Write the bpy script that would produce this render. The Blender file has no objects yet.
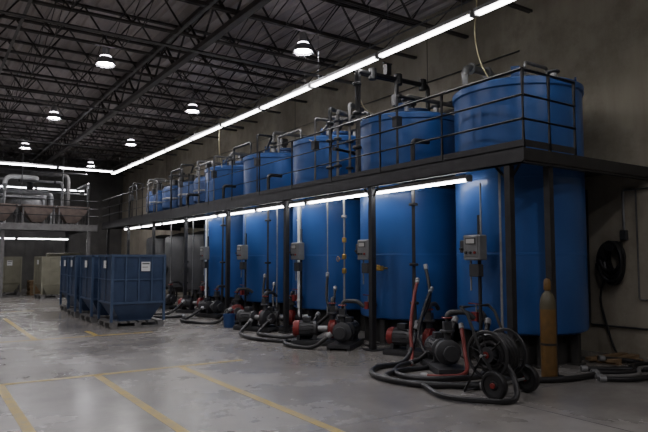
import bpy, math, random
from mathutils import Vector, Matrix
random.seed(7)
S = bpy.context.scene

# ------------------------------------------------------------------ materials
def mk(name, col, rough=0.5, metal=0.0, col2=None, nscale=4.0, bump=0.0, bscale=30.0, emit=None, estr=0.0, detail=5.0, spec=None):
    m = bpy.data.materials.new(name); m.use_nodes = True
    nt = m.node_tree; b = nt.nodes['Principled BSDF']
    b.inputs['Base Color'].default_value = (*col, 1)
    b.inputs['Roughness'].default_value = rough
    b.inputs['Metallic'].default_value = metal
    if spec is not None: b.inputs['Specular IOR Level'].default_value = spec
    tc = nt.nodes.new('ShaderNodeTexCoord')
    if col2 is not None:
        n = nt.nodes.new('ShaderNodeTexNoise'); n.inputs['Scale'].default_value = nscale
        n.inputs['Detail'].default_value = detail
        r = nt.nodes.new('ShaderNodeValToRGB')
        r.color_ramp.elements[0].position = 0.35; r.color_ramp.elements[1].position = 0.68
        r.color_ramp.elements[0].color = (*col, 1); r.color_ramp.elements[1].color = (*col2, 1)
        nt.links.new(tc.outputs['Object'], n.inputs['Vector'])
        nt.links.new(n.outputs['Fac'], r.inputs['Fac'])
        nt.links.new(r.outputs['Color'], b.inputs['Base Color'])
    if bump > 0:
        n2 = nt.nodes.new('ShaderNodeTexNoise'); n2.inputs['Scale'].default_value = bscale
        n2.inputs['Detail'].default_value = 4
        bp = nt.nodes.new('ShaderNodeBump'); bp.inputs['Strength'].default_value = bump
        bp.inputs['Distance'].default_value = 0.02
        nt.links.new(tc.outputs['Object'], n2.inputs['Vector'])
        nt.links.new(n2.outputs['Fac'], bp.inputs['Height'])
        nt.links.new(bp.outputs['Normal'], b.inputs['Normal'])
    if emit is not None:
        b.inputs['Emission Color'].default_value = (*emit, 1)
        b.inputs['Emission Strength'].default_value = estr
    return m

def concrete(name, c1, c2, c3, rough, s1, s2, bump, streak=None, rough2=None, r2pos=(.45,.75)):
    m = bpy.data.materials.new(name); m.use_nodes = True
    nt = m.node_tree; N = nt.nodes; L = nt.links; b = N['Principled BSDF']
    tc = N.new('ShaderNodeTexCoord')
    mp = N.new('ShaderNodeMapping')
    if streak: mp.inputs['Scale'].default_value = streak
    L.new(tc.outputs['Object'], mp.inputs['Vector'])
    a = N.new('ShaderNodeTexNoise'); a.inputs['Scale'].default_value = s1; a.inputs['Detail'].default_value = 8; a.inputs['Roughness'].default_value = 0.65
    c = N.new('ShaderNodeTexNoise'); c.inputs['Scale'].default_value = s2; c.inputs['Detail'].default_value = 8; c.inputs['Roughness'].default_value = 0.7
    L.new(mp.outputs[0], a.inputs['Vector']); L.new(tc.outputs['Object'], c.inputs['Vector'])
    r = N.new('ShaderNodeValToRGB'); r.color_ramp.elements[0].position = .32; r.color_ramp.elements[1].position = .7
    r.color_ramp.elements[0].color = (*c1, 1); r.color_ramp.elements[1].color = (*c2, 1)
    L.new(a.outputs['Fac'], r.inputs['Fac'])
    r2 = N.new('ShaderNodeValToRGB'); r2.color_ramp.elements[0].position = r2pos[0]; r2.color_ramp.elements[1].position = r2pos[1]
    r2.color_ramp.elements[0].color = (0, 0, 0, 1); r2.color_ramp.elements[1].color = (1, 1, 1, 1)
    L.new(c.outputs['Fac'], r2.inputs['Fac'])
    mx = N.new('ShaderNodeMix'); mx.data_type = 'RGBA'
    L.new(r2.outputs['Color'], mx.inputs[0]); L.new(r.outputs['Color'], mx.inputs[6]); mx.inputs[7].default_value = (*c3, 1)
    L.new(mx.outputs[2], b.inputs['Base Color'])
    mr = N.new('ShaderNodeMapRange'); mr.inputs[3].default_value = rough; mr.inputs[4].default_value = rough2 if rough2 else rough
    mr.inputs[1].default_value = .3; mr.inputs[2].default_value = .7
    L.new(a.outputs['Fac'], mr.inputs[0]); L.new(mr.outputs[0], b.inputs['Roughness'])
    bp = N.new('ShaderNodeBump'); bp.inputs['Strength'].default_value = bump; bp.inputs['Distance'].default_value = .01
    L.new(c.outputs['Fac'], bp.inputs['Height']); L.new(bp.outputs['Normal'], b.inputs['Normal'])
    return m

M = {}
M['floor'] = concrete('polished_concrete', (.19,.18,.168), (.31,.295,.28), (.15,.143,.135), .14, .4, 2.4, .035, rough2=.36, r2pos=(.4,.85))
M['wall'] = concrete('tilt_up_concrete', (.29,.26,.205), (.47,.43,.35), (.21,.19,.15), .85, .45, 1.1, .2, streak=(1,1.6,.3))
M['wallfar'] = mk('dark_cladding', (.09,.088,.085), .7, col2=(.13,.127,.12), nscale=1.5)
M['joint'] = mk('joint_sealant', (.04,.04,.04), .8)
M['roof'] = mk('roof_decking', (.42,.385,.375), .7, col2=(.50,.46,.445), nscale=1.2)
M['truss'] = mk('truss_primer', (.055,.05,.048), .55, col2=(.085,.076,.072), nscale=2)
M['yellow'] = concrete('worn_yellow_paint', (.50,.36,.06), (.36,.27,.06), (.22,.19,.13), .4, 1.5, 5, .03)
M['blue'] = mk('tank_blue_paint', (.03,.095,.31), .30, col2=(.038,.115,.36), nscale=1.2, bump=.02, bscale=3)
M['bluelid'] = mk('tank_lid_blue', (.018,.055,.18), .5)
M['binblue'] = mk('bin_blue_paint', (.03,.052,.11), .42, col2=(.042,.07,.145), nscale=3)
M['binframe'] = mk('bin_cage_blue_steel', (.05,.08,.15), .4, col2=(.065,.10,.18), nscale=3)
M['binblue2'] = mk('bin_blue_inner', (.02,.03,.06), .7)
M['black'] = mk('black_steel', (.016,.016,.018), .45, col2=(.03,.03,.032), nscale=5)
M['deck'] = mk('deck_plate', (.03,.03,.032), .6, col2=(.05,.048,.045), nscale=3)
M['rubber'] = mk('hose_rubber', (.014,.014,.016), .42)
M['red'] = mk('red_paint', (.24,.02,.018), .4, col2=(.15,.018,.016), nscale=8)
M['redhose'] = mk('red_hose', (.20,.035,.03), .5)
M['grey'] = mk('grey_enclosure', (.20,.21,.215), .45, col2=(.16,.165,.17), nscale=4)
M['dgrey'] = mk('dark_grey_machine', (.05,.052,.056), .45, col2=(.035,.036,.04), nscale=6)
M['mgrey'] = mk('mid_grey_machine', (.18,.178,.175), .5, col2=(.12,.118,.116), nscale=6)
M['galv'] = mk('galvanised_pipe', (.34,.345,.35), .4, .4, col2=(.24,.245,.25), nscale=8)
M['white'] = mk('white_pvc', (.85,.87,.87), .35)
M['label'] = mk('white_label', (.75,.76,.76), .6)
M['dlabel'] = mk('dark_label', (.05,.05,.05), .6)
M['brass'] = mk('brass_valve', (.50,.32,.08), .35, .6)
M['gold'] = mk('cylinder_olive_brown', (.19,.105,.032), .45, col2=(.13,.075,.026), nscale=10)
M['green'] = mk('cylinder_shoulder', (.10,.09,.055), .45)
M['tan'] = mk('hopper_taupe_paint', (.27,.21,.18), .6, col2=(.19,.15,.13), nscale=4)
M['beige'] = mk('beige_bin_paint', (.22,.215,.16), .55, col2=(.27,.265,.20), nscale=3)
M['cable'] = mk('pale_cable', (.62,.55,.33), .5)
M['glass'] = mk('gauge_face', (.5,.5,.48), .2)
M['tube'] = mk('fluorescent_tube', (1,1,1), .5, emit=(1.0,.985,.97), estr=14)
M['tubefar'] = mk('fluorescent_tube_far_bay', (1,1,1), .5, emit=(.95,.93,1.0), estr=26)
M['tubelow'] = mk('fluorescent_tube_under_deck', (1,1,1), .5, emit=(1.0,.985,.98), estr=27)
M['lamp'] = mk('high_bay_lens', (1,1,1), .5, emit=(1.0,.95,.97), estr=240)
M['uplight'] = mk('high_bay_uplight_slots', (1,1,1), .5, emit=(.96,.89,1.0), estr=16)
M['housing'] = mk('fixture_housing', (.45,.45,.46), .5)
M['reflector'] = mk('lamp_reflector', (.35,.35,.38), .35, .6)
M['wood'] = mk('pallet_wood', (.28,.19,.10), .8, col2=(.2,.13,.07), nscale=6)
M['plinth'] = mk('plinth_dark', (.03,.03,.03), .8, col2=(.05,.048,.045), nscale=4)

# ------------------------------------------------------------------ builder
def frame(d):
    d = d.normalized()
    up = Vector((0,0,1)) if abs(d.z) < .95 else Vector((1,0,0))
    x = d.cross(up).normalized(); y = x.cross(d).normalized()
    return x, y
def smooth_path(pts, k=6):
    P = [Vector(p) for p in pts]
    if len(P) < 3: return P
    Q = [P[0]*2-P[1]] + P + [P[-1]*2-P[-2]]
    out = []
    for i in range(1, len(Q)-2):
        a,b,c,d = Q[i-1],Q[i],Q[i+1],Q[i+2]
        for j in range(k):
            t = j/k
            out.append(.5*((2*b)+(c-a)*t+(2*a-5*b+4*c-d)*t*t+(3*b-a-3*c+d)*t**3))
    out.append(P[-1]); return out
class B:
    def __init__(s, name):
        s.name=name; s.v=[]; s.f=[]; s.mi=[]; s.sm=[]; s.mats=[]
    def m(s, key):
        if key not in s.mats: s.mats.append(key)
        return s.mats.index(key)
    def add(s, vs, fs, key, sm=False):
        o=len(s.v); s.v += [tuple(v) for v in vs]; k=s.m(key)
        for f in fs: s.f.append([i+o for i in f]); s.mi.append(k); s.sm.append(sm)
    def box(s, x0,x1,y0,y1,z0,z1,key):
        s.add([(x0,y0,z0),(x1,y0,z0),(x1,y1,z0),(x0,y1,z0),(x0,y0,z1),(x1,y0,z1),(x1,y1,z1),(x0,y1,z1)],
              [(0,3,2,1),(4,5,6,7),(0,1,5,4),(1,2,6,5),(2,3,7,6),(3,0,4,7)],key)
    def cbox(s,c,size,key,rotz=0,bev=0.0):
        cx,cy,cz=c; a,b_,h=size[0]/2,size[1]/2,size[2]/2
        R=Matrix.Rotation(rotz,3,'Z')
        if bev<=0:
            vs=[Vector(p) for p in [(-a,-b_,-h),(a,-b_,-h),(a,b_,-h),(-a,b_,-h),(-a,-b_,h),(a,-b_,h),(a,b_,h),(-a,b_,h)]]
            fs=[(0,3,2,1),(4,5,6,7),(0,1,5,4),(1,2,6,5),(2,3,7,6),(3,0,4,7)]
        else:
            e=bev; ring=[(-a+e,-b_),(a-e,-b_),(a,-b_+e),(a,b_-e),(a-e,b_),(-a+e,b_),(-a,b_-e),(-a,-b_+e)]
            ins=[(x*(a-e)/a,y*(b_-e)/b_) for x,y in ring]
            vs=[];fs=[]
            for rr,z in ((ins,-h),(ring,-h+e),(ring,h-e),(ins,h)): vs+=[Vector((x,y,z)) for x,y in rr]
            for k in range(3):
                for i in range(8):
                    j=(i+1)%8; fs.append((k*8+i,k*8+j,k*8+8+j,k*8+8+i))
            fs.append(tuple(range(7,-1,-1))); fs.append(tuple(range(24,32)))
        s.add([R@v+Vector(c) for v in vs],fs,key)
    def tube(s, pts, r, key, n=8, sm=True, closed=False):
        P=[Vector(p) for p in pts]; vs=[]; fs=[]
        x=None
        N_=len(P)
        for i,p in enumerate(P):
            if closed: d=(P[(i+1)%N_]-P[i-1])
            else: d=(P[min(i+1,N_-1)]-P[max(i-1,0)])
            if d.length<1e-9: d=Vector((0,0,1))
            d.normalize()
            if x is None: x,y=frame(d)
            else:
                x=(x-d*x.dot(d))
                if x.length<1e-6: x,y=frame(d)
                x.normalize(); y=d.cross(x)
            rr = r[i] if isinstance(r,(list,tuple)) else r
            for k in range(n):
                a=2*math.pi*(k+(.5 if n==4 else 0))/n
                vs.append(p+x*math.cos(a)*rr+y*math.sin(a)*rr)
        for i in range(N_-1 if not closed else N_):
            i2=(i+1)%N_
            for k in range(n):
                k2=(k+1)%n; fs.append((i*n+k,i*n+k2,i2*n+k2,i2*n+k))
        s.add(vs,fs,key,sm and n>4)
        if not closed:
            s.add(vs[:n],[tuple(range(n-1,-1,-1))],key); s.add(vs[-n:],[tuple(range(n))],key)
    def hose(s,pts,r,key,n=8,k=6): s.tube(smooth_path(pts,k),r,key,n)
    def pipe(s,pts,r,key,n=10,er=None):
        P=[Vector(p) for p in pts]; er=er or r*2.2; out=[P[0]]
        for i in range(1,len(P)-1):
            a=(P[i-1]-P[i]); b=(P[i+1]-P[i]); e=min(er,a.length*.45,b.length*.45)
            a.normalize(); b.normalize(); p0=P[i]+a*e; p1=P[i]+b*e
            for j in range(5):
                t=j/4; out.append(p0*(1-t)**2+P[i]*2*t*(1-t)+p1*t*t)
        out.append(P[-1]); s.tube(out,r,key,n)
    def rev(s, prof, o, key, n=24, axis=(0,0,1), sm=True):
        ax=Vector(axis).normalized()
        if abs(ax.z)>.999: x,y=Vector((1,0,0)),Vector((0,ax.z,0))
        else: x,y=frame(ax)
        O=Vector(o); vs=[]; fs=[]
        for r,z in prof:
            for k in range(n):
                a=2*math.pi*k/n; vs.append(O+x*math.cos(a)*r+y*math.sin(a)*r+ax*z)
        for i in range(len(prof)-1):
            for k in range(n):
                k2=(k+1)%n; fs.append((i*n+k,i*n+k2,(i+1)*n+k2,(i+1)*n+k))
        s.add(vs,fs,key,sm)
    def cyl(s,a,b_,r,key,n=16):
        a=Vector(a); b_=Vector(b_); d=b_-a; e=min(.012,r*.15,d.length*.2)
        s.rev([(0,0),(r-e,0),(r,e),(r,d.length-e),(r-e,d.length),(0,d.length)],a,key,n,d)
    def build(s):
        me=bpy.data.meshes.new(s.name); me.from_pydata(s.v,[],s.f)
        for k in s.mats: me.materials.append(M[k])
        me.polygons.foreach_set('material_index',s.mi); me.polygons.foreach_set('use_smooth',s.sm)
        me.update()
        try: me.set_sharp_from_angle(angle=math.radians(38))
        except Exception: pass
        ob=bpy.data.objects.new(s.name,me); S.collection.objects.link(ob); return ob
def inst(ob,loc,rotz=0):
    o=bpy.data.objects.new(ob.name.split('.')[0],ob.data); o.location=loc; o.rotation_euler=(0,0,rotz)
    S.collection.objects.link(o); return o

# ------------------------------------------------------------------ room
XL,XR,YF,YB,ZC=-12,10.4,-7,38,7.75
b=B('floor'); b.box(XL,XR,YF,YB,-.2,0,'floor')
for y in (-1,5.1,11.2,17.3,23.4,29.5): b.box(XL,XR,y-.006,y+.006,0,.001,'joint')
for x in (-6,.2,5.9): b.box(x-.006,x+.006,YF,YB,0,.001,'joint')
b.build()
b=B('wall_right'); b.box(XR,XR+.25,YF,YB,-.2,ZC+.2,'wall')
for y in (-2,4.4,10.8,17.2,23.6,30): b.box(XR-.002,XR,y-.012,y+.012,0,ZC,'joint')
b.build()
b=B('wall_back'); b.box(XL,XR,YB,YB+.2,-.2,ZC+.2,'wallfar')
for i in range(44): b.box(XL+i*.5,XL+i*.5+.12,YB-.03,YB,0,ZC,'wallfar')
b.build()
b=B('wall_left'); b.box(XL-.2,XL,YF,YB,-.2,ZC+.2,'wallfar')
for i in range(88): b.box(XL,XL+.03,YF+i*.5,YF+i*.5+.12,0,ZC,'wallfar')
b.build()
b=B('wall_front'); b.box(XL,XR,YF-.2,YF,-.2,ZC+.2,'wallfar')
for i in range(44): b.box(XL+i*.5,XL+i*.5+.12,YF,YF+.03,0,ZC,'wallfar')
b.build()
b=B('ceiling'); vs=[];fs=[]; x=XL; k=0; prof=[]
while x<XR:
    prof += [(x,ZC),(x+.10,ZC),(x+.14,ZC+.06),(x+.26,ZC+.06)]; x+=.30
prof.append((XR,ZC))
for (px,pz) in prof: vs += [(px,YF,pz),(px,YB,pz)]
for i in range(len(prof)-1): fs.append((2*i,2*i+1,2*i+3,2*i+2))
b.add(vs,fs,'roof'); b.box(XL,XR,YF,YB,ZC+.1,ZC+.2,'roof'); b.build()
def joist(ln,zb,zt,pitch,ch,web):
    b=B('roof_truss')
    for z in (zb,zt):
        b.box(0,ln,-ch,-.012,z-ch*.5,z+ch*.5,'truss'); b.box(0,ln,.012,ch,z-ch*.5,z+ch*.5,'truss')
    n=int(ln/pitch)
    for i in range(n):
        x0=i*pitch; b.tube([(x0,0,zt),(x0+pitch/2,0,zb)],web,'truss',4); b.tube([(x0+pitch/2,0,zb),(x0+pitch,0,zt)],web,'truss',4)
    return b
j=joist(XR-XL-.04,6.85,ZC-.05,1.25,.05,.023).build(); j.location=(XL+.02,YF+.7,0)
y=YF+.7+1.75
while y<YB-.5:
    inst(j,(XL+.02,y,0)); y+=1.75
def girder(x):
    b=B('roof_girder'); zb,zt=6.72,ZC-.15
    for z in (zb,zt): b.box(x-.08,x+.08,YF+.05,YB-.05,z-.06,z+.06,'truss')
    n=int((YB-YF)/1.75)
    for i in range(n):
        y0=YF+.9-1.75/2+i*1.75
        b.tube([(x,y0,zt),(x,y0+.875,zb)],.035,'truss',4)
        if y0+1.75<YB-.1: b.tube([(x,y0+.875,zb),(x,y0+1.75,zt)],.035,'truss',4)
    b.build()
girder(5.35); girder(-2.0)
b=B('joist_bridging')
for x in (9.3,7.9,6.5,3.9,2.4,.9,-.6,-4,-7,-10):
    for z in (6.83,ZC-.08): b.tube([(x,YF+.1,z),(x,YB-.1,z)],.018,'truss',4)
    yy=YF+.7
    while yy<YB-2.5:
        b.tube([(x,yy,6.85),(x,yy+1.75,ZC-.1)],.013,'truss',4); b.tube([(x,yy,ZC-.1),(x,yy+1.75,6.85)],.013,'truss',4); yy+=1.75
b.build()
b=B('sprinkler_pipe')
for x in (8.7,4.6,1.6,-3): b.pipe([(x,YF+.1,6.72),(x,YB-.1,6.72)],.035,'mgrey',8)
for yy in (6.2,13.2,20.1,27.2): b.pipe([(-11,yy,6.6),(9.9,yy,6.6)],.05,'mgrey',8)
b.build()

# ------------------------------------------------------------------ floor markings
b=B('floor_line_marking'); w=.055
for x,y0,y1 in ((.97,2,9.3),(2.23,2,9.3),(3.5,2,9.3),(-.3,2,9.3),(2.1,14.0,19.5),(3.35,14,15.0),(.97,14,19.5),(-.3,14,19.5)):
    b.box(x-w,x+w,y0,y1,0,.002,'yellow')
for y in (9.3,14.0): b.box(-6,4.6,y-w,y+w,0,.002,'yellow')
b.box(-6,3.2,21.8,21.9,0,.002,'yellow')
b.build()

# ------------------------------------------------------------------ tanks
TX=8.7; TR=1.08; TY=[6.8+2.8*i for i in range(5)]; TZ=4.65
def tank():
    b=B('storage_tank')
    b.rev([(0,.50),(1.0,.50),(TR-.02,.53),(TR,.58),(TR,TZ-.16),(TR+.03,TZ-.14),(TR+.03,TZ-.04),(TR,TZ-.02)],(0,0,0),'blue',72)
    b.rev([(TR,TZ-.02),(TR-.12,TZ+.02),(.35,TZ+.10),(0,TZ+.11)],(0,0,0),'bluelid',72)
    for z in (1.78,3.02): b.rev([(TR,z-.02),(TR+.004,z-.015),(TR+.004,z+.015),(TR,z+.02)],(0,0,0),'blue',72)
    b.rev([(.80,0),(.80,.50),(.74,.50),(.74,0)],(0,0,0),'plinth',40)
    for k in range(8):
        a=math.pi*k/4+.2; cx,cy=.93*math.cos(a),.93*math.sin(a)
        b.cbox((cx,cy,.26),(.12,.12,.50),'plinth',a); b.cbox((cx,cy,.012),(.22,.22,.024),'plinth',a)
    b.rev([(.27,TZ+.08),(.27,TZ+.24),(.32,TZ+.24),(.32,TZ+.30),(0,TZ+.31)],(.25,.1,0),'bluelid',24)
    for k in range(10):
        a=k*math.pi/5; b.cyl((.25+.29*math.cos(a),.1+.29*math.sin(a),TZ+.30),(.25+.29*math.cos(a),.1+.29*math.sin(a),TZ+.33),.016,'galv',6)
    for (cx,cy) in ((-.5,-.45),(-.4,.55),(.1,-.7)):
        b.cyl((cx,cy,TZ+.02),(cx,cy,TZ+.22),.055,'galv',12); b.cyl((cx,cy,TZ+.20),(cx,cy,TZ+.235),.10,'dgrey',14)
    for a in (.6,2.2,3.8,5.4):
        b.cbox((.98*math.cos(a),.98*math.sin(a),TZ+.08),(.03,.14,.2),'bluelid',a)
    b.cyl((-TR+.02,-.1,.78),(-TR-.10,-.1,.78),.06,'dgrey',14); b.cyl((-TR-.06,-.1,.78),(-TR-.09,-.1,.78),.11,'dgrey',16)
    b.cbox((-TR-.16,-.1,.78),(.12,.12,.14),'red'); b.cyl((-TR-.16,-.1,.85),(-TR-.16,-.1,.98),.012,'galv',6)
    b.tube([(-TR-.16,-.2,.98),(-TR-.16,.06,.98)],.014,'red',6)
    return b
t=tank().build(); t.location=(TX,TY[0],0)
for yy in TY[1:]: inst(t,(TX,yy,0))

# ------------------------------------------------------------------ catwalk
CX,CY0,CY1=7.05,5.4,29.0; XW=XR-.01
b=B('catwalk'); zt,zb=3.28,3.24
for yc in TY:
    y0,y1=yc-1.4,yc+1.4; hx0,hx1=CX-TX,XW-TX; ang=[2*math.pi*k/48 for k in range(48)]
    ang+= [math.atan2(yy,xx)%(2*math.pi) for xx in (hx0,hx1) for yy in (-1.4,1.4)]; ang=sorted(set(ang)); vs=[];fs=[];n=len(ang)
    for z in (zt,zb):
        for a in ang:
            c,s_=math.cos(a),math.sin(a); vs.append((TX+c*(TR+.05),yc+s_*(TR+.05),z))
        for a in ang:
            c,s_=math.cos(a),math.sin(a); ts=[]
            if abs(c)>1e-9: ts.append((hx1 if c>0 else hx0)/c)
            if abs(s_)>1e-9: ts.append((1.4 if s_>0 else -1.4)/s_)
            tt=min(ts); vs.append((TX+c*tt,yc+s_*tt,z))
    for k in range(n):
        k2=(k+1)%n
        fs+=[(k,n+k,n+k2,k2),(2*n+k,2*n+k2,3*n+k2,3*n+k),(k,k2,2*n+k2,2*n+k)]
    b.add(vs,fs,'deck')
b.box(CX,XW,TY[-1]+1.4,CY1,zb,zt,'deck')
def chan_y(x,y0,y1,s):
    b.box(x,x+.012,y0,y1,3.06,3.30,'black'); b.box(min(x,x+s*.08),max(x,x+s*.08)+.0,y0,y1,3.06,3.08,'black'); b.box(min(x,x+s*.08),max(x,x+s*.08),y0,y1,3.28,3.30,'black')
chan_y(CX-.03,CY0,CY1,1)
beams=[CY0+.02]+[a+1.4 for a in TY]+[22.2,25,27.8]
for yb in beams:
    b.box(CX-.02,XW,yb-.05,yb+.05,3.06,3.08,'black'); b.box(CX-.02,XW,yb-.008,yb+.008,3.08,3.24,'black')
    if yb>CY0+.1: b.box(CX-.02,XW,yb-.05,yb+.05,3.22,3.24,'black')
b.box(CX-.03,XW,CY0-.02,CY0,3.10,3.28,'black')
posts=[5.7+3.2*i for i in range(8)]
for yp in posts:
    b.box(CX-.01,CX+.09,yp-.05,yp+.05,0,3.08,'black'); b.box(CX-.09,CX+.17,yp-.13,yp+.13,0,.02,'black')
    b.tube([(CX+.04,yp,2.82),(CX+.04,yp+.24,3.07)],.02,'black',4); b.tube([(CX+.04,yp,2.82),(CX+.04,yp-.2,3.07)],.02,'black',4)
b.box(7.64,7.74,5.42,5.52,0,3.08,'black'); b.box(7.58,7.80,5.38,5.56,0,.02,'black')
RZ=[4.42,4.05,3.70]
for z in RZ:
    b.tube([(CX,CY0,z),(CX,CY1,z)],.026 if z>4.3 else .02,'black',8)
    b.tube([(CX,CY0,z),(8.3,CY0,z)],.026 if z>4.3 else .02,'black',8)
b.box(CX-.006,CX+.006,CY0,CY1,3.30,3.40,'black'); b.box(CX,8.3,CY0-.006,CY0+.006,3.30,3.40,'black')
yy=CY0
while yy<CY1:
    b.tube([(CX,yy,3.2),(CX,yy,4.42)],.026,'black',4); yy+=1.6
for xx in (7.65,8.28): b.tube([(xx,CY0,3.2),(xx,CY0,4.42)],.026,'black',4)
b.build()

# ------------------------------------------------------------------ fluorescent strips
def strip(name,axis,fixed,z,a0,a1,unit,key,lamps=(-.05,.05),hang=None,w=.09):
    b=B(name); a=a0
    while a+unit<=a1+.01:
        s,e=a+.03,a+unit-.03
        def bx(u0,u1,s_,e_,z0,z1,k):
            if axis=='Y': b.box(fixed+u0,fixed+u1,s_,e_,z0,z1,k)
            else: b.box(s_,e_,fixed+u0,fixed+u1,z0,z1,k)
        bx(-w,w,s,e,z+.03,z+.09,'housing')
        for l in lamps: bx(l-.018,l+.018,s+.04,e-.04,z-.012,z+.022,key)
        bx(-w*.9,w*.9,s,s+.03,z-.02,z+.03,'housing'); bx(-w*.9,w*.9,e-.03,e,z-.02,z+.03,'housing')
        if hang:
            for q in (s+.25,e-.25):
                p=(fixed,q) if axis=='Y' else (q,fixed)
                b.tube([(p[0],p[1],z+.09),(p[0],p[1],hang)],.006,'galv',4)
        a+=unit
    b.build()
strip('fluorescent_light_strip','Y',7.3,5.63,1.6,28.5,2.44,'tube',hang=6.8,lamps=(-.035,.035),w=.065)
strip('fluorescent_light_strip','Y',7.28,2.96,6.6,26.2,2.44,'tubelow',hang=3.06,lamps=(0,),w=.07)
strip('fluorescent_light_strip','X',28.6,5.75,-7.24,7.4,2.44,'tubefar',hang=6.8)
strip('fluorescent_light_strip','X',34.5,5.4,-7.24,7.4,2.44,'tubefar',hang=6.8,lamps=(0,))
strip('fluorescent_light_strip','X',33.0,2.7,1.5,6.5,2.44,'tubelow',hang=2.98,lamps=(0,))

# ------------------------------------------------------------------ high bay lamps
b=B('high_bay_lamp')
b.rev([(.23,0),(.225,.02),(.19,.13),(.15,.18)],(0,0,0),'reflector',24)
b.rev([(.15,.18),(.12,.215)],(0,0,0),'uplight',24)
b.rev([(.12,.215),(.085,.24),(.085,.42),(.06,.45),(0,.45)],(0,0,0),'mgrey',24)
b.rev([(.215,.01),(.18,.12),(.11,.2),(0,.2)],(0,0,0),'reflector',24)
b.rev([(0,.03),(.17,.03)],(0,0,0),'lamp',14,sm=False)
b.cyl((0,0,.45),(0,0,.75),.012,'galv',6)
b.rev([(.245,-.005),(.245,.012),(.22,.012)],(0,0,0),'reflector',24)
lamp=b.build(); lamp.location=(7.1,11.4,6.42)
for x,ys in ((7.1,(-2.2,18.1,24.9,31.9)),(3.58,(1.3,8.05,14.85,21.6,28.2)),(0,(-2.2,4.6,11.4,18.1,24.9)),(-3.6,(1.3,8.05,14.85,21.6)),(-7.2,(4.6,18.1))):
    for y in ys: inst(lamp,(x,y,6.42))

# ------------------------------------------------------------------ hoppers / bins
def hopper(name,key,inner,fr):
    b=B(name); W,D=.64,.60
    def ring(w,d,z): return [(-w,-d,z),(w,-d,z),(w,d,z),(-w,d,z)]
    vs=ring(.40,.38,.20)+ring(W,D,.62)+ring(W,D,1.76)
    b.add(vs,[(0,3,2,1)]+[(r*4+i,r*4+(i+1)%4,r*4+4+(i+1)%4,r*4+4+i) for r in (0,1) for i in range(4)],key)
    vs=ring(W-.02,D-.02,1.77)+ring(W-.02,D-.02,1.2); b.add(vs,[(i,i+4,(i+1)%4+4,(i+1)%4) for i in range(4)]+[(4,5,6,7)],inner)
    for z,h_,o in ((1.75,.06,.035),(.60,.045,.03),(1.18,.025,.03)):
        b.box(-W-o,W+o,-D-o,-D,z,z+h_,fr); b.box(-W-o,W+o,D,D+o,z,z+h_,fr); b.box(-W-o,-W,-D,D,z,z+h_,fr); b.box(W,W+o,-D,D,z,z+h_,fr)
    for sx in (-1,1):
        for sy in (-1,1):
            b.cbox((sx*(W+.005),sy*(D+.005),.98),(.06,.06,1.62),fr)
        b.box(sx*(W+.025)-.008,sx*(W+.025)+.008,-.025,.025,.62,1.76,fr)
    for q in (-.32,.0,.32):
        b.box(q-.018,q+.018,-D-.03,-D-.016,.62,1.76,fr)
    for sy in (-.55,0,.55): b.box(-W,W,sy-.07,sy+.07,0,.05,'mgrey')
    for sy in (-.55,0,.55):
        for sx in (-.58,0,.58): b.box(sx-.08,sx+.08,sy-.07,sy+.07,.05,.13,'mgrey')
    for k in range(6): x0=-W+k*(2*W-.16)/5; b.box(x0,x0+.16,-D,D,.13,.17,'mgrey')
    b.box(-.4,.4,-.38,.38,.17,.2,key)
    b.box(.05,.27,-D-.036,-D-.031,1.40,1.63,'label'); b.box(.07,.25,-D-.038,-D-.036,1.57,1.60,'dlabel'); b.box(.07,.21,-D-.038,-D-.036,1.49,1.505,'dlabel')
    b.box(-W-.038,-W-.033,-.12,.12,1.47,1.66,'label')
    return b
h=hopper('blue_hopper_bin','binblue','binblue2','binframe').build(); h.location=(4.55,15.6,0)
inst(h,(4.5,17.45,0),.02); inst(h,(4.5,19.3,0),-.03); inst(h,(4.65,21.15,0),.02)
h2=hopper('beige_hopper_bin','beige','plinth','beige').build(); h2.location=(4.95,28.6,0); h2.rotation_euler=(0,0,.1)
inst(h2,(3.3,31.6,0))

# ------------------------------------------------------------------ control boxes on stands
b=B('control_box')
b.box(-.05,-.01,-.02,.02,0,2.4,'black'); b.box(-.1,.04,-.08,.08,0,.015,'black')
b.cbox((-.13,0,1.88),(.18,.34,.40),'grey',0,.015)
b.cbox((-.225,0,1.90),(.012,.28,.32),'grey',0,.005)
b.cbox((-.236,0,1.98),(.012,.2,.1),'dlabel'); b.cbox((-.243,0,1.98),(.004,.17,.07),'glass')
for k,c in ((-.09,'red'),(0,'dgrey'),(.09,'black')): b.cyl((-.23,k,1.80),(-.26,k,1.80),.022,c,10)
b.cbox((-.11,.0,1.52),(.12,.2,.2),'dgrey',0,.01)
b.cyl((-.1,.12,1.70),(-.1,.12,1.2),.014,'galv',8); b.cyl((-.1,-.1,2.08),(-.1,-.1,2.9),.014,'galv',8)
b.cyl((-.22,.24,1.86),(-.05,.24,1.86),.02,'dgrey',8); b.cbox((-.12,.24,1.9),(.1,.1,.2),'dgrey',0,.01)
cb=b.build(); cb.location=(7.42,6.55,0)
for yy in (9.35,11.93,14.8,17.4): inst(cb,(7.42,yy,0))

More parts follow.
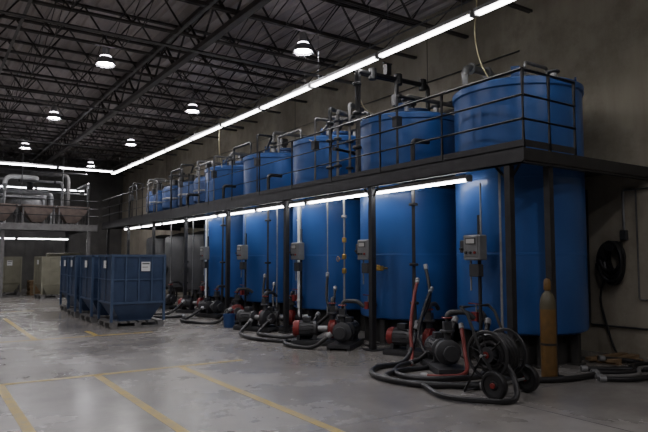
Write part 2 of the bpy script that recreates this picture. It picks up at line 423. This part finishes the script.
# ------------------------------------------------------------------ pumps
def pump(col):
    b=B('transfer_pump')
    b.box(-.22,.22,-.55,.55,.04,.10,'dgrey'); b.box(-.22,-.16,-.55,.55,0,.05,'black'); b.box(.16,.22,-.55,.55,0,.05,'black')
    for yy in (.1,.42): b.box(-.12,.12,yy-.03,yy+.03,.1,.2,'dgrey')
    b.rev([(0,0),(.10,0),(.15,.03),(.155,.06),(.155,.36)],(0,.04,.31),'dgrey',24,(0,1,0))
    b.rev([(.155,.36),(.165,.37),(.165,.44),(.14,.49),(0,.49)],(0,.04,.31),col,24,(0,1,0))
    for k in range(14):
        a=2*math.pi*k/14; b.tube([(.16*math.cos(a),.12,.31+.16*math.sin(a)),(.16*math.cos(a),.40,.31+.16*math.sin(a))],.010,'dgrey',4)
    b.cbox((0,.26,.50),(.14,.16,.10),'dgrey',0,.01)
    b.cyl((0,.06,.31),(0,-.16,.31),.06,'galv',12)
    b.rev([(0,0),(.13,0),(.19,.03),(.19,.13),(.13,.17),(0,.17)],(0,-.34,.31),col,24,(0,1,0))
    b.cyl((0,-.34,.31),(0,-.46,.31),.07,'dgrey',14); b.cyl((0,-.43,.31),(0,-.47,.31),.12,'dgrey',16)
    b.cyl((0,-.25,.45),(0,-.25,.62),.055,'dgrey',12); b.cyl((0,-.25,.60),(0,-.25,.64),.11,'dgrey',16)
    b.cbox((0,-.25,.70),(.12,.12,.12),'dgrey'); b.tube([(0,-.25,.75),(0,-.25,.82)],.012,'galv',6)
    b.rev([(.07,-.012),(.085,0),(.07,.012)],(0,-.25,.82),'red',14)
    b.pipe([(0,-.25,.66),(0,-.25,.9),(.3,-.25,.9),(.42,-.25,.8)],.04,'dgrey')
    return b
pr=pump('red').build(); pr.location=(7.35,8.0,0); pr.rotation_euler=(0,0,.4)
pb=pump('dgrey').build(); pb.location=(6.95,9.55,0); pb.rotation_euler=(0,0,-.9)
inst(pr,(7.25,12.6,0),.8); inst(pb,(6.75,12.9,0),.4)
inst(pr,(7.15,14.9,0),-.3); inst(pb,(7.2,16.6,0),.2); inst(pr,(7.3,18.2,0),.6); inst(pb,(7.2,20.5,0),.2); inst(pr,(7.3,22.6,0),.3)
inst(pr,(6.7,10.1,0),.9); inst(pb,(6.75,6.75,0),-.5)

# ------------------------------------------------------------------ vertical piping in front of tanks
b=B('white_level_pipe'); b.cyl((0,0,.55),(0,0,3.0),.042,'white',12)
for z in (.7,1.5,2.6): b.cyl((0,0,z),(0,0,z+.05),.055,'white',12)
b.pipe([(0,0,.6),(0,0,.35),(.35,0,.35)],.035,'white')
wp=b.build(); wp.location=(7.5,12.2,0)
inst(wp,(7.5,17.75,0))
b=B('valve_riser'); b.pipe([(7.45,10.3,.3),(7.45,10.3,3.2)],.03,'galv')
b.cyl((7.45,10.3,2.57),(7.45,10.3,2.63),.06,'galv',12)
for z in (1.45,1.75,2.1): b.cbox((7.45,10.3,z),(.08,.08,.11),'brass',0,.015)
b.tube([(7.40,10.3,1.7),(7.30,10.3,1.7)],.012,'brass',6); b.rev([(.05,-.01),(.06,0),(.05,.01)],(7.29,10.3,1.7),'brass',12,(1,0,0)); b.build()
b=B('tank_sample_valve')
b.cyl((7.70,9.2,1.52),(7.42,9.1,1.52),.022,'brass',10); b.cbox((7.44,9.1,1.52),(.12,.12,.10),'brass',.4,.015); b.tube([(7.44,9.1,1.57),(7.28,9.2,1.60)],.016,'brass',6); b.build()
b=B('suction_riser_pipe')
for (x,y) in ((7.5,8.2),(7.5,13.75),(7.5,16.55),(7.5,19.5)):
    b.pipe([(x,y,.3),(x,y,3.9),(x+.4,y,3.9)],.045,'black')
    for z in (.9,1.6,2.7): b.cyl((x,y,z-.025),(x,y,z+.025),.085,'black',12)
for (x,y) in ((7.42,6.15),(7.5,11.0),(7.52,13.3),(7.5,18.9),(7.5,21)):
    b.pipe([(x,y,.5),(x,y,3.2)],.022,'galv')
b.build()

# ------------------------------------------------------------------ piping above the deck
b=B('overhead_process_pipe')
b.pipe([(7.2,9.5,3.3),(7.2,9.5,5.5),(9.15,9.5,5.5),(9.15,9.5,4.9)],.05,'black')
for z in (3.9,4.6,5.2): b.cyl((7.2,9.5,z),(7.2,9.5,z+.06),.09,'black',12)
b.pipe([(7.45,9.75,3.3),(7.45,9.75,5.55),(8.5,9.75,5.55)],.035,'black')
for x in (7.6,8.3,9.0):
    b.cyl((x,9.5,5.38),(x,9.5,5.62),.085,'black',12)
b.cbox((8.0,9.5,5.66),(.12,.12,.22),'black'); b.tube([(7.88,9.5,5.8),(8.12,9.5,5.8)],.02,'black',6)
b.cyl((8.25,9.5,4.8),(8.25,9.5,5.5),.045,'black',12); b.cbox((8.25,9.5,5.05),(.16,.16,.24),'dgrey')
b.pipe([(8.6,7.9,4.9),(8.6,7.9,5.4),(9.4,7.9,5.4),(9.4,7.9,4.2)],.07,'galv')
for x in (8.75,9.2): b.cyl((x,7.9,5.4),(x+.05,7.9,5.4),.115,'galv',14)
b.pipe([(8.3,6.3,4.75),(8.3,6.3,5.0),(8.9,6.3,5.0),(8.9,6.3,4.7)],.03,'mgrey')
for i,yc in enumerate(TY[1:]+[20.8,23.6,26.4]):
    o=.12*i%.3
    b.pipe([(8.2,yc-.45,4.7),(8.2,yc-.45,5.05+o),(9.95,yc-.45,5.05+o)],.045,'mgrey')
    b.pipe([(8.0,yc+.55,3.3 if i>3 else 4.7),(8.0,yc+.55,4.9+o),(8.0,yc+1.7,4.9+o),(8.0,yc+1.7,3.3 if i>2 else 4.6)],.035,'mgrey' if i%2 else 'dgrey')
    b.cyl((8.2,yc-.45,4.95),(8.2,yc-.45,5.0),.10,'dgrey',12)
    b.pipe([(7.3,yc-1.2,3.3),(7.3,yc-1.2,4.75+o),(7.75,yc-1.2,4.75+o),(7.9,yc-.6,4.75)],.03,'mgrey' if i%2 else 'black')
    b.cbox((7.3,yc-1.2,4.25),(.13,.13,.2),'dgrey'); b.tube([(7.3,yc-1.2,4.3),(7.3,yc-.95,4.42)],.015,'mgrey',6)
    b.cyl((8.9,yc+.2,4.7),(8.9,yc+.2,5.1),.10,'dgrey',14); b.cbox((8.9,yc+.2,5.18),(.22,.22,.2),'dgrey',0,.02)
for x,z,r in ((9.95,5.05,.06),(10.1,4.8,.05),(10.15,5.35,.04)):
    b.pipe([(x,8.2,z),(x,30,z)],r,'mgrey')
yy=9
while yy<30: b.tube([(XR-.02,yy,4.9),(9.85,yy,4.9)],.02,'black',4); yy+=2.8
b.build()
b=B('valve_manifold')
for k,(x,y) in enumerate(((7.5,10.6),(7.5,10.9),(7.9,10.7))):
    b.pipe([(x,y,3.3),(x,y,4.95+.12*k),(x+.6,y+.3,4.95+.12*k)],.045,'mgrey' if k!=1 else 'dgrey')
    for z in (3.7,4.3,4.7): b.cyl((x,y,z),(x,y,z+.05),.09,'dgrey',12)
b.tube([(7.4,10.6,4.1),(8.1,10.8,4.1)],.05,'dgrey',10); b.build()
b=B('dosing_vessel')
b.rev([(0,.25),(.3,.3),(.5,.5),(.5,1.25),(.42,1.38),(.15,1.45),(0,1.46)],(0,0,0),'bluelid',32)
for a in (0,2.1,4.2): b.cyl((.42*math.cos(a),.42*math.sin(a),0),(.42*math.cos(a),.42*math.sin(a),.6),.03,'black',8)
b.cyl((0,0,1.45),(0,0,1.7),.12,'dgrey',14); b.cyl((.2,.1,1.4),(.2,.1,1.75),.04,'galv',10)
b.rev([(.5,.85),(.515,.87),(.515,.9),(.5,.92)],(0,0,0),'galv',32)
dv=b.build(); dv.location=(8.7,20.6,3.28)
for yy in (22.2,24.0,26.1): inst(dv,(8.7,yy,3.28))
b=B('steel_vessel')
b.rev([(0,.35),(.4,.4),(.75,.6),(.75,2.5),(.7,2.6),(.2,2.75),(0,2.76)],(0,0,0),'dgrey',40)
for a in (.6,2.2,3.8,5.4): b.cyl((.66*math.cos(a),.66*math.sin(a),0),(.66*math.cos(a),.66*math.sin(a),.8),.04,'black',8)
b.cyl((-.74,0,1.3),(-.82,0,1.3),.2,'dgrey',20)
sv=b.build(); sv.location=(8.9,21.2,0)
for yy in (23.4,25.8): inst(sv,(8.9,yy,0))

b=B('drop_cord')
b.hose([(8.2,7.2,6.8),(8.16,7.2,6.2),(8.05,7.15,5.7),(8.12,7.1,5.2),(8.3,7.0,4.8)],.012,'cable',6)
b.hose([(7.6,9.9,5.66),(7.55,9.9,5.2),(7.75,9.95,4.9),(8.1,9.9,4.75)],.010,'cable',6)
b.hose([(7.5,16.9,5.7),(7.5,16.9,5.1),(7.6,16.9,4.5)],.012,'cable',6); b.build()

# ------------------------------------------------------------------ hoses on the floor
def hoses(name,paths,r,key):
    b=B(name)
    for p in paths:
        b.hose(p,r,key,10,8)
        for q,q2 in ((p[0],p[1]),(p[-1],p[-2])):
            d=(Vector(q2)-Vector(q)).normalized()*.1; b.cyl(q,Vector(q)+d,r*1.35,'galv',10)
    b.build()
z=.045
hoses('rubber_hose',[
 [(7.3,7.0,.75),(7.0,6.9,.35),(6.6,6.9,z),(6.0,6.9,z),(5.5,6.6,z),(5.55,6.0,z),(6.1,5.6,z),(6.7,5.5,z),(7.1,5.3,z),(7.6,5.1,z),(8.2,5.1,z)],
 [(7.3,7.9,.6),(6.9,7.6,.25),(6.5,7.4,z),(5.9,7.3,z),(5.5,6.9,z),(5.45,6.3,z),(5.8,5.8,z),(6.2,5.4,z)],
 [(7.2,7.2,.5),(6.8,7.25,.12),(6.2,7.15,z),(5.8,6.7,z),(5.85,6.25,z),(6.3,6.0,z),(6.8,6.0,z),(7.2,6.3,z+.3),(7.5,6.5,.75)]],.04,'rubber')
hoses('rubber_hose',[[(7.0,9.9,.5),(6.7,10.2,.2),(6.3,10.6,z),(5.9,11.2,z),(5.9,11.9,z),(6.2,12.6,z),(6.6,12.9,.25)],
 [(7.2,10.2,.7),(6.9,10.6,.3),(6.6,11.1,z),(6.3,11.8,z),(6.5,12.3,z),(6.9,12.5,.3)],
 [(6.5,9.4,.3),(6.2,9.6,z),(6.0,10.1,z),(6.2,10.6,z),(6.8,10.9,z),(7.4,11.2,.5)]],.04,'rubber')
hoses('rubber_hose',[[(6.9,14.6,.4),(6.5,14.7,z),(6.0,15.2,z),(6.0,15.9,z),(6.4,16.4,z),(6.9,16.5,.3)],
 [(6.9,18.0,.4),(6.4,18.0,z),(5.8,18.2,z),(5.5,17.5,z),(5.9,16.9,z),(6.5,16.9,z)],
 [(6.9,20.2,.4),(6.4,20,z),(5.9,19.4,z),(6.2,18.8,z)]],.04,'rubber')
hoses('red_transfer_hose',[[(7.45,8.05,1.35),(7.2,7.9,.95),(6.95,7.7,.5),(6.8,7.5,.15),(6.5,7.2,z)],
  [(7.0,6.6,.7),(6.8,6.35,.35),(6.55,6.1,.08),(6.2,6.2,z),(6.0,6.45,z)]],.03,'redhose')
hoses('rubber_hose',[[(7.5,7.75,1.2),(7.2,7.65,.8),(7.0,7.55,.4),(6.9,7.2,z)],
  [(7.5,10.7,1.1),(7.25,10.4,.7),(7.1,10.1,.35)],[(7.5,13.4,1.1),(7.3,13.1,.7),(7.2,12.8,.4)],[(7.55,7.95,1.6),(7.4,7.7,1.0),(7.1,7.75,.5)],[(7.5,11.0,1.4),(7.35,10.8,.8),(7.4,10.5,.4)],[(7.5,13.9,1.3),(7.3,13.6,.7),(7.35,13.2,.3)]],.03,'rubber')

# ------------------------------------------------------------------ hose reel cart
b=B('hose_reel_cart')
for sx in (-.2,.2):
    b.rev([(.27,-.012),(.30,-.012),(.31,0),(.30,.012),(.27,.012),(.27,-.012)],(sx,0,.50),'black',32,(1,0,0))
    b.rev([(0,-.014),(.10,-.014),(.10,.014),(0,.014)],(sx,0,.50),'dgrey',20,(1,0,0))
    for k in range(6):
        a=k*math.pi/3+.3; b.tube([(sx,.09*math.cos(a),.5+.09*math.sin(a)),(sx,.28*math.cos(a),.5+.28*math.sin(a))],.014,'black',6)
    b.tube([(sx*1.5,-.25,.17),(sx*1.5,0,.5),(sx*1.5,.22,1.0),(sx*1.5,.32,1.08)],.02,'black',8)
    b.tube([(sx*1.5,0,.5),(sx*1.5,.28,.03)],.02,'black',8)
    b.rev([(.13,-.045),(.16,-.045),(.175,-.02),(.175,.02),(.16,.045),(.13,.045)],(sx*1.75,-.2,.176),'rubber',28,(1,0,0))
    b.rev([(0,-.03),(.05,-.03),(.06,-.015),(.13,-.03),(.135,.03),(.06,.015),(.05,.03),(0,.03)],(sx*1.75,-.2,.176),'black',20,(1,0,0))
    b.cyl((sx*1.75-.05,-.2,.176),(sx*1.75+.05,-.2,.176),.035,'red',12)
    b.cyl((sx*1.12,0,.5),(sx*1.2,0,.5),.045,'red',12)
b.cyl((-.38,-.2,.176),(.38,-.2,.176),.018,'galv',8)
b.cyl((-.2,0,.5),(.2,0,.5),.10,'dgrey',16); b.tube([(-.34,0,.5),(.34,0,.5)],.02,'galv',8)
pts=[]
for k in range(16*12):
    a=2*math.pi*k/16; rr=.15+.04*((k//(16*4))%3); u=(k%(16*4))/(16*4); xx=-.15+.30*(u if (k//64)%2==0 else 1-u)
    pts.append((xx,rr*math.cos(a),.5+rr*math.sin(a)))
b.tube(pts,.034,'rubber',8)
b.tube([(-.3,.32,1.08),(.3,.32,1.08)],.022,'rubber',8); b.tube([(-.3,.28,.03),(.3,.28,.03)],.02,'black',8); b.tube([(-.3,.1,.74),(.3,.1,.74)],.015,'black',8)
b.tube([(.36,0,.5),(.36,.14,.6)],.014,'galv',6); b.cyl((.36,.14,.6),(.46,.14,.6),.02,'dgrey',8)
b.hose([(-.1,-.2,.42),(-.15,-.35,.25),(-.3,-.45,.05),(-.6,-.3,.045),(-.8,.2,.045),(-.5,.8,.045)],.034,'rubber')
rc=b.build(); rc.location=(6.15,5.2,0); rc.rotation_euler=(0,0,.1)

# gas cylinder
b=B('gas_cylinder')
b.rev([(0,0),(.10,0),(.108,.02),(.108,1.0)],(0,0,0),'gold',28)
b.rev([(.108,1.0),(.108,1.06),(.10,1.14),(.07,1.21),(.035,1.25),(.03,1.27)],(0,0,0),'green',28)
b.rev([(.045,1.26),(.05,1.28),(.05,1.38),(.035,1.42),(0,1.43)],(0,0,0),'gold',16)
b.rev([(.108,.5),(.112,.5),(.112,.53),(.108,.53)],(0,0,0),'black',28)
g=b.build(); g.location=(7.36,5.3,0)

# coiled hose on wall hook + conduit
b=B('wall_hose_coil')
b.cbox((XR-.04,6.0,1.95),(.06,.2,.12),'black'); b.cyl((XR-.02,6.0,1.93),(XR-.28,6.0,1.93),.05,'black',12); b.cyl((XR-.26,6.0,1.93),(XR-.29,6.0,1.93),.10,'black',16)
for k in range(12):
    w_=.13+.016*(k%6)+.01*(k//6); h_=.26+.028*((k*3)%5); xx=XR-.06-.02*k; pts=[]
    for q in range(28):
        a=2*math.pi*q/28; pts.append((xx+.01*math.sin(a*2+k),6.0+w_*math.cos(a),1.97-h_+h_*math.sin(a)+.03))
    b.tube(pts,.026,'rubber',8,closed=True)
b.hose([(XR-.1,6.15,1.5),(XR-.1,6.3,1.0),(XR-.09,6.2,.5),(XR-.15,6.0,.05),(XR-.5,5.6,.03)],.02,'rubber'); b.build()
b=B('wall_conduit')
b.pipe([(XR-.04,3.5,2.92),(XR-.04,5.85,2.92),(XR-.04,5.85,2.15)],.022,'galv'); b.cbox((XR-.05,5.85,2.12),(.08,.12,.18),'dgrey',0,.01)
b.pipe([(XR-.04,6.55,3.0),(XR-.04,6.55,.5),(XR-.04,4.0,.5)],.018,'dgrey')
b.pipe([(XR-.04,5.62,2.92),(XR-.04,5.62,1.0),(XR-.04,4.6,1.0)],.016,'mgrey')
b.pipe([(XR-.03,8.0,6.1),(XR-.03,29,6.1)],.02,'mgrey',8)
b.build()
hoses('rubber_hose',[[(8.2,5.2,.05),(8.8,4.9,.04),(9.3,5.2,.04),(9.9,5.0,.04),(10.1,4.3,.04)],[(8.4,5.5,.04),(8.8,5.2,.04),(9.4,4.8,.04),(9.7,5.4,.04),(9.2,5.7,.1)],[(7.9,4.9,.04),(8.3,4.6,.04),(8.9,4.6,.04),(9.4,4.4,.04)]],.036,'rubber')
hoses('grey_hose',[[(8.0,5.0,.04),(8.6,4.75,.04),(9.1,4.95,.06),(9.6,4.7,.04),(10.2,4.7,.04)]],.03,'mgrey')
b=B('timber_plank'); b.cbox((9.75,5.6,.06),(.9,.14,.05),'wood',.1); b.cbox((9.7,5.85,.06),(1.0,.12,.05),'wood',-.05); b.cbox((9.4,5.7,.017),(.1,.5,.034),'wood'); b.cbox((10.05,5.7,.017),(.1,.5,.034),'wood'); b.build()
b=B('blue_pail'); b.rev([(0,0),(.13,0),(.15,.3),(.16,.3),(.16,.33),(.15,.33),(.14,.05),(0,.05)],(0,0,0),'bluelid',24)
b.hose([(-.15,0,.3),(-.12,0,.42),(0,0,.47),(.12,0,.42),(.15,0,.3)],.006,'galv',6); bk=b.build(); bk.location=(6.5,13.9,0)

# ------------------------------------------------------------------ back mezzanine
b=B('mezzanine_platform')
b.box(-10,CX-.1,29.6,35,3.18,3.28,'mgrey'); b.box(-10,CX-.1,29.56,29.6,3.0,3.30,'mgrey')
for x in (-9,-6,-3,0,3,6.6):
    b.box(x-.07,x+.07,29.66,29.8,0,3.18,'mgrey'); b.box(x-.07,x+.07,34.6,34.74,0,3.18,'dgrey'); b.box(x-.05,x+.05,29.6,35,2.98,3.18,'dgrey')
for z in (3.7,4.05,4.42): b.tube([(-10,29.62,z),(CX-.1,29.62,z)],.024,'dgrey',6)
x=-10
while x<CX-.1: b.tube([(x,29.62,3.28),(x,29.62,4.42)],.024,'dgrey',4); x+=1.5
b.build()
b=B('feed_hopper')
def ring(w,d,z): return [(-w,-d,z),(w,-d,z),(w,d,z),(-w,d,z)]
vs=ring(.22,.2,.12)+ring(.66,.6,.72)+ring(.66,.6,.86)
b.add(vs,[(0,3,2,1)]+[(r*4+i,r*4+(i+1)%4,r*4+4+(i+1)%4,r*4+4+i) for r in (0,1) for i in range(4)],'tan')
vs=ring(.64,.58,.87)+ring(.25,.22,.3); b.add(vs,[(i,i+4,(i+1)%4+4,(i+1)%4) for i in range(4)]+[(4,5,6,7)],'binblue')
b.box(-.70,.70,-.64,-.6,.82,.88,'tan'); b.box(-.70,.70,.6,.64,.82,.88,'tan'); b.box(-.70,-.66,-.6,.6,.82,.88,'tan'); b.box(.66,.70,-.6,.6,.82,.88,'tan')
b.cyl((0,0,.13),(0,0,0),.13,'mgrey',14)
for sx in (-1,1):
    for sy in (-1,1): b.box(sx*.64-.03,sx*.64+.03,sy*.58-.03,sy*.58+.03,0,.74,'mgrey')
sk=b.build(); sk.location=(2.9,30.5,3.28)
for x in (4.45,1.35,-.2,5.95): inst(sk,(x,30.5,3.28))
b=B('mezzanine_pipework')
for k,(x0,z,y,r,key) in enumerate(((-8,4.7,32.2,.10,'galv'),(-6,5.0,32.6,.12,'galv'),(-2,5.5,32.0,.07,'galv'),(-8,6.0,32.8,.12,'mgrey'),(-4,4.3,32.4,.07,'galv'))):
    b.pipe([(x0,y,3.3),(x0,y,z),(5.0+.4*k,y,z),(5.0+.4*k,y,3.3)],r,key,12,r*2.5)
    for q in range(6): b.cyl((x0+1+q*1.6,y,z),(x0+1.08+q*1.6,y,z),r*1.35,'dgrey',14)
b.pipe([(3.2,31.6,3.3),(3.2,31.6,5.6),(4.6,31.6,5.6),(4.6,32.9,5.6)],.11,'label',12,.35)
b.pipe([(1.0,31.5,3.3),(1.0,31.5,4.9),(2.6,31.5,4.9),(2.6,31.5,4.2)],.10,'label',12,.3)
b.pipe([(6.7,30.5,3.3),(6.7,30.5,5.3),(6.7,32.9,5.3)],.09,'galv',12)
for x in (1.7,2.3,5.7,3.9,.4): b.pipe([(x,31.4,3.3),(x,31.4,6.7)],.045,'galv')
for z in (4.9,5.9): b.pipe([(-3,31.3,z),(6.8,31.3,z)],.04,'galv')
b.build()
b=B('mixing_vessel')
b.rev([(0,.3),(.3,.35),(.8,.8),(.8,1.7),(.7,1.85),(.2,1.95),(0,1.95)],(0,0,0),'galv',32)
for a in (.6,2.2,3.8,5.4): b.cyl((.7*math.cos(a),.7*math.sin(a),0),(.7*math.cos(a),.7*math.sin(a),1.0),.04,'dgrey',8)
b.cyl((0,0,1.95),(0,0,2.4),.16,'dgrey',14)
mv=b.build(); mv.location=(.8,34.0,3.28)
for x in (-1.6,2.6,-4,4.6): inst(mv,(x,34.0,3.28))
b=B('steel_drum'); b.rev([(0,0),(.28,0),(.295,.02),(.285,.04),(.285,.29),(.297,.31),(.285,.33),(.285,.57),(.297,.59),(.285,.61),(.285,.85),(.295,.88),(.28,.88),(.27,.86),(0,.86)],(0,0,0),'bluelid',28)
b.cyl((.15,0,.86),(.15,0,.88),.03,'galv',8); dr=b.build(); dr.location=(2.3,30.4,0)
for x,y in ((1.5,30.2),(1.9,31.2),(.8,30.6),(2.1,33.5)): inst(dr,(x,y,0))
b=B('pallet_stack')
for k in range(5):
    z0=k*.14
    for q in range(6): b.box(-.55+q*.2,-.43+q*.2,-.5,.5,z0+.11,z0+.13,'wood')
    for q in (-.5,-.05,.4): b.box(-.55,.57,q,q+.1,z0+.02,z0+.11,'wood')
    for q in (-.5,-.05,.4): b.box(-.55,.57,q,q+.1,z0,z0+.02,'wood')
ps=b.build(); ps.location=(4.9,31.5,0)
b=B('process_cabinet')
b.cbox((0,0,1.05),(1.5,.8,1.9),'beige',0,.03); b.box(-.75,.75,-.4,.4,0,.1,'black')
for sx in (-.37,.37):
    b.box(sx-.34,sx+.34,-.415,-.40,.2,1.85,'beige'); b.cyl((sx*.2,-.41,1.0),(sx*.2,-.46,1.0),.02,'galv',8)
    for q in range(5): b.box(sx-.2,sx+.2,-.422,-.415,.35+q*.05,.37+q*.05,'black')
pc=b.build(); pc.location=(6.1,32.9,0)
b=B('door_1'); b.box(-.2,.9,YB-.08,YB-.035,0,2.15,'grey'); b.box(-.28,-.2,YB-.1,YB-.035,0,2.23,'dgrey'); b.box(.9,.98,YB-.1,YB-.035,0,2.23,'dgrey'); b.box(-.28,.98,YB-.1,YB-.035,2.15,2.23,'dgrey'); b.cyl((.78,YB-.08,1.0),(.78,YB-.15,1.0),.03,'galv',10); b.build()

# ------------------------------------------------------------------ world + camera
w=bpy.data.worlds.new('World'); S.world=w; w.use_nodes=True
w.node_tree.nodes['Background'].inputs[0].default_value=(.65,.65,.68,1); w.node_tree.nodes['Background'].inputs[1].default_value=.015
cam=bpy.data.cameras.new('Camera'); co=bpy.data.objects.new('Camera',cam); S.collection.objects.link(co)
cam.sensor_width=36; cam.lens=33.33; cam.clip_end=200
a=math.radians(33.95); p=math.radians(4.1)
co.location=(0,0,1.7)
co.rotation_euler=Vector((math.sin(a)*math.cos(p),math.cos(a)*math.cos(p),math.sin(p))).to_track_quat('-Z','Y').to_euler()
S.camera=co
